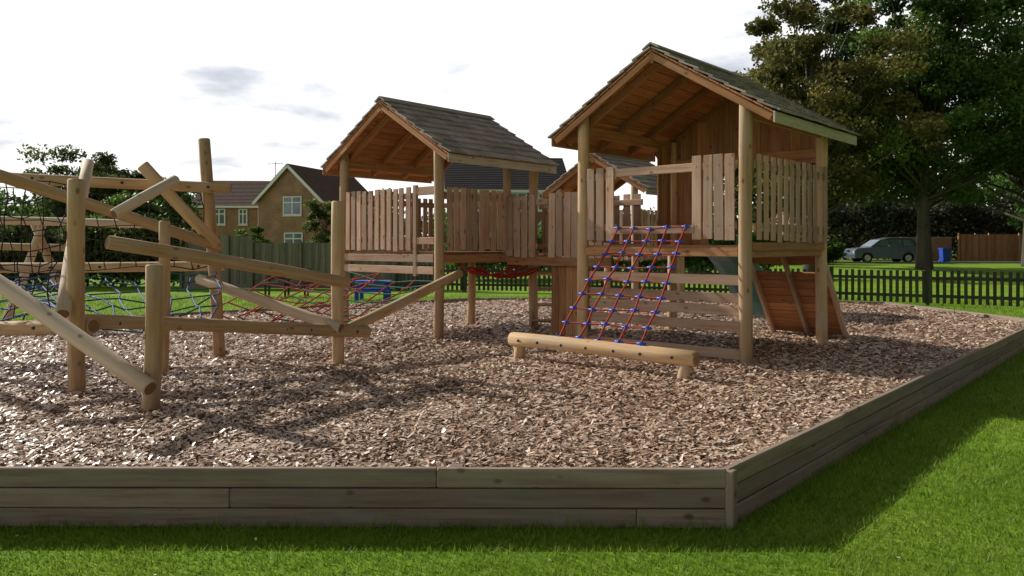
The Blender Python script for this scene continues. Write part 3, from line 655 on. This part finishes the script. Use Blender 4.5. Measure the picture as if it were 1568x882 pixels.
# ------------------------------------------------------------ trees
def leafmat(nm,dark,mid,light,tr=.42): return leafy(nm,[(0,dark),(.5,mid),(1,light)],tr,.5)
LM_g=leafmat('leaves_green',(.03,.065,.016),(.085,.165,.03),(.19,.28,.06))
LM_y=leafmat('leaves_olive',(.04,.048,.014),(.15,.14,.035),(.33,.28,.08))
LM_c=leafmat('leaves_copper',(.02,.026,.014),(.055,.065,.028),(.12,.13,.045),.3)
LM_h=leafmat('leaves_hedge',(.04,.06,.018),(.11,.14,.04),(.24,.25,.08))
def tree(name,base,H,R,cb,tr,mat,nclump=90,per=500,leaf=.16,seed=1,flat=1.,cr=.95,bare=0):
    r=np.random.default_rng(seed); rr=random.Random(seed); g=group(name,base); bx,by,bz=base
    mb=MB(); top=V((bx+rr.uniform(-.4,.4),by,bz+H*.8)); pts=[V((bx,by,bz-.1))]
    k=6
    for i in range(1,k+1): t=i/k; pts.append(V((bx,by,bz)).lerp(top,t)+V((rr.uniform(-.15,.15),rr.uniform(-.15,.15),0)))
    for i in range(k): mb.log(pts[i],pts[i+1]+(pts[i+1]-pts[i])*.02,tr*(1-i/k*.85)*(1.25 if i==0 else 1),tr*(1-(i+1)/k*.85),n=10,wob=0,cham=.001,endmi=0)
    cc=np.array([bx,by,bz+(cb+H)/2]); rad=np.array([R,R,(H-cb)/2])
    cl=[]
    while len(cl)<nclump:
        d=r.normal(size=3); d/=np.linalg.norm(d); q=r.uniform(.25,1)**.5
        wob=1+.18*math.sin(d[0]*5+seed)+.15*math.sin(d[2]*6+seed*2)+.1*math.sin(d[1]*7)
        cl.append(cc+d*rad*q*wob*np.array([1,1,.95]))
    L_=[];RN=[]
    for c in cl:
        hgt=(c[2]-bz-cb)/(H-cb); s=cr*r.uniform(.6,1.25)*(1.0 if hgt<.75 else .8)
        n=int(per*r.uniform(.5,1.3)); d=r.normal(size=(n,3)); d/=np.linalg.norm(d,axis=1)[:,None]
        p=c+d*(r.uniform(0,1,n)**.55)[:,None]*s*np.array([1.2,1.2,.7])
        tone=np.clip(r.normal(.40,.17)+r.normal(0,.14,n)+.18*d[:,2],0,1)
        a=r.normal(size=(n,3)); a/=np.linalg.norm(a,axis=1)[:,None]; b=np.cross(a,r.normal(size=(n,3))); b/=np.linalg.norm(b,axis=1)[:,None]
        ls=leaf*r.uniform(.6,1.3,n)[:,None]
        q=np.stack([p-a*ls*.6,p+b*ls*.38,p+a*ls*.6,p-b*ls*.38],1); L_.append(q.reshape(-1,3)); RN.append(tone)
        if rr.random()<.55:
            f=min(.95,max(.15,(c[2]-bz)*.62/(H*.8))); s0=pts[0].lerp(pts[-1],f); e=V(c); m_=s0.lerp(e,.5)+V((0,0,-.25))
            mb.log(s0,m_,tr*.28,tr*.16,n=6,wob=0,cham=.001,endmi=0); mb.log(m_,e,tr*.16,tr*.04,n=6,wob=0,cham=.001,endmi=0)
    mb.obj('trunk_and_limbs',[M_bark],g)
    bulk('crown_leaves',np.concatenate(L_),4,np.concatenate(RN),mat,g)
tree('maple_tree',(14.7,38,.2),14.6,4.5,2.0,.35,LM_y,115,430,.18,5)
tree('copper_beech_tree',(18.4,46.5,.25),15.2,4.6,1.6,.35,LM_c,125,430,.20,8,cr=1.05)
tree('lime_tree',(23.2,43.5,.3),16.9,5.7,2.9,.38,LM_g,165,440,.20,11,cr=1.15)
tree('lime_tree',(31.5,47,.3),17.3,6.0,2.4,.4,LM_g,140,400,.23,13,cr=1.25)
tree('hawthorn_tree',(-25.8,46,.3),7.0,2.9,.6,.2,LM_h,60,330,.18,21)
tree('hawthorn_tree',(-22.0,42,.3),6.3,2.0,.5,.2,LM_h,45,330,.17,22,cr=.8)
tree('hawthorn_tree',(-17.6,38,.3),4.9,2.0,.4,.2,LM_g,45,330,.17,23,cr=.7)
tree('birch_tree',(-11.7,48,.3),4.2,1.1,.4,.10,LM_h,22,260,.14,24,cr=.5)
tree('birch_tree',(-8.3,46,.3),5.0,2.2,.8,.12,LM_h,36,300,.15,25,cr=.7)
tree('garden_shrub',(-16.9,50,.3),2.6,1.1,.2,.08,LM_g,20,260,.14,26,cr=.45)
tree('garden_shrub',(20.8,51,.3),1.9,1.1,.1,.08,LM_g,20,260,.14,27,cr=.5)
def hedge(name,p,q,h,w,mat,seed,n,leaf=.17):
    r=np.random.default_rng(seed); t=r.uniform(0,1,n); p=np.array(p);q=np.array(q); d=q-p; nr=np.array([-d[1],d[0]])/np.linalg.norm(d)
    xy=p+t[:,None]*d+ r.uniform(-1,1,n)[:,None]*nr*w; top=h*(1+.13*np.sin(t*37+seed)+.1*np.sin(t*91)); z=top*r.uniform(0,1,n)**.6
    c=np.stack([xy[:,0],xy[:,1],z+.2],1)+r.normal(0,.7*leaf,(n,3)); a=r.normal(size=(n,3)); a/=np.linalg.norm(a,axis=1)[:,None]; b=np.cross(a,r.normal(size=(n,3))); b/=np.linalg.norm(b,axis=1)[:,None]
    ls=leaf*r.uniform(.6,1.3,n)[:,None]; qd=np.stack([c-a*ls*.6,c+b*ls*.4,c+a*ls*.6,c-b*ls*.4],1)
    tone=np.clip(.35+.25*np.sin(t*60)*np.sin(z*3)+r.normal(0,.15,n),0,1); bulk(name,qd.reshape(-1,3),4,tone,mat)
hedge('hedge',(-26,29.5),(-12.3,29.2),2.0,.8,LM_h,31,34000)
hedge('hedge',(-45,34),(-20,32),3.4,1.5,LM_g,32,22000,.2)
hedge('hedge',(-3,34),(12,36),2.1,.8,LM_g,33,24000)
hedge('hedge',(12,51),(20,52),1.9,.8,LM_g,34,14000)
hedge('hedge',(24,66),(60,67),5.0,1.5,LM_c,38,26000,.3)
hedge('distant_tree_line',(-160,130),(-45,120),8,6,LM_g,35,20000,.7)
hedge('distant_tree_line',(-60,135),(170,130),7,6,LM_g,36,34000,.7)
hedge('distant_tree_line',(22,94),(120,98),12,4,LM_c,37,30000,.6)

# ------------------------------------------------------------ light, sky
el=math.radians(30); S=V((-.82,.573,0)).normalized()*math.cos(el)+UP*math.sin(el)
sun=bpy.data.lights.new('sun','SUN'); sun.energy=5.; sun.angle=math.radians(.5); sun.color=(1,.96,.88)
so=bpy.data.objects.new('sun',sun); so.rotation_euler=(-S).to_track_quat('-Z','Y').to_euler(); so.location=(-20,20,30); sc.collection.objects.link(so)
w=bpy.data.worlds.new('World'); sc.world=w; w.use_nodes=True; nt=w.node_tree; nt.nodes.clear(); L=nt.links.new
out=N(nt,'ShaderNodeOutputWorld'); bg=N(nt,'ShaderNodeBackground'); bg.inputs['Strength'].default_value=.1
sky=N(nt,'ShaderNodeTexSky'); sky.sky_type='NISHITA'; sky.sun_disc=False; sky.sun_elevation=el; sky.sun_rotation=math.radians(-55)
tc=N(nt,'ShaderNodeTexCoord'); nv=N(nt,'ShaderNodeVectorMath',operation='NORMALIZE'); L(tc.outputs['Generated'],nv.inputs[0])
dt=N(nt,'ShaderNodeVectorMath',operation='DOT_PRODUCT'); L(nv.outputs[0],dt.inputs[0]); dt.inputs[1].default_value=S
def MR(src,a,b,c,d,it='SMOOTHSTEP'):
    m=N(nt,'ShaderNodeMapRange',interpolation_type=it); m.inputs[1].default_value=a;m.inputs[2].default_value=b;m.inputs[3].default_value=c;m.inputs[4].default_value=d; L(src,m.inputs[0]); return m.outputs[0]
def MA(op,a,b):
    m=N(nt,'ShaderNodeMath',operation=op)
    for i,x in enumerate((a,b)):
        if isinstance(x,(int,float)): m.inputs[i].default_value=x
        else: L(x,m.inputs[i])
    return m.outputs[0]
sep=N(nt,'ShaderNodeSeparateXYZ'); L(nv.outputs[0],sep.inputs[0])
g1=MR(dt.outputs['Value'],-.35,.1,.20,1.); g2=MR(sep.outputs[2],.32,.58,1.,.13); glow=MA('MULTIPLY',g1,g2)
zz=MA('ADD',MA('MAXIMUM',sep.outputs[2],0.),.16); cb=N(nt,'ShaderNodeCombineXYZ'); L(MA('DIVIDE',sep.outputs[0],zz),cb.inputs[0]); L(MA('DIVIDE',sep.outputs[1],zz),cb.inputs[1])
n1=N(nt,'ShaderNodeTexNoise'); n1.inputs['Scale'].default_value=1.15; n1.inputs['Detail'].default_value=9; n1.inputs['Roughness'].default_value=.55; L(cb.outputs[0],n1.inputs['Vector'])
n2=N(nt,'ShaderNodeTexNoise'); n2.inputs['Scale'].default_value=1.5; n2.inputs['Detail'].default_value=6; n2.inputs['Roughness'].default_value=.5; mo=N(nt,'ShaderNodeVectorMath',operation='ADD'); L(cb.outputs[0],mo.inputs[0]); mo.inputs[1].default_value=(4.2,1.7,3.); L(mo.outputs[0],n2.inputs['Vector'])
mask=MR(n1.outputs['Fac'],.34,.47,.5,1.)
shade=MR(n2.outputs['Fac'],.51,.68,1.,.2)
cr=N(nt,'ShaderNodeMixRGB'); L(shade,cr.inputs[0]); cr.inputs[1].default_value=(4.8,5.4,6.3,1); cr.inputs[2].default_value=(12.,12.,12.1,1)
cg=N(nt,'ShaderNodeVectorMath',operation='SCALE'); L(cr.outputs[0],cg.inputs[0]); L(glow,cg.inputs['Scale'])
sg=N(nt,'ShaderNodeVectorMath',operation='SCALE'); L(sky.outputs[0],sg.inputs[0]); L(MA('MULTIPLY',MR(dt.outputs['Value'],-.3,.3,.4,1.),MR(sep.outputs[2],.32,.6,1.,.35)),sg.inputs['Scale'])
fx=N(nt,'ShaderNodeMixRGB'); L(mask,fx.inputs[0]); L(sg.outputs[0],fx.inputs[1]); L(cg.outputs[0],fx.inputs[2])
L(fx.outputs[0],bg.inputs['Color']); L(bg.outputs[0],out.inputs[0])

# ------------------------------------------------------------ camera
cam=bpy.data.cameras.new('camera'); co=bpy.data.objects.new('camera',cam); sc.collection.objects.link(co); sc.camera=co
co.location=(0,0,1.6); co.rotation_euler=(math.radians(90),0,0); cam.sensor_width=36; cam.lens=27.18; cam.shift_y=-.042; cam.clip_start=.05; cam.clip_end=3000
sc.view_settings.view_transform='Standard'; sc.view_settings.look='None'; sc.view_settings.exposure=0
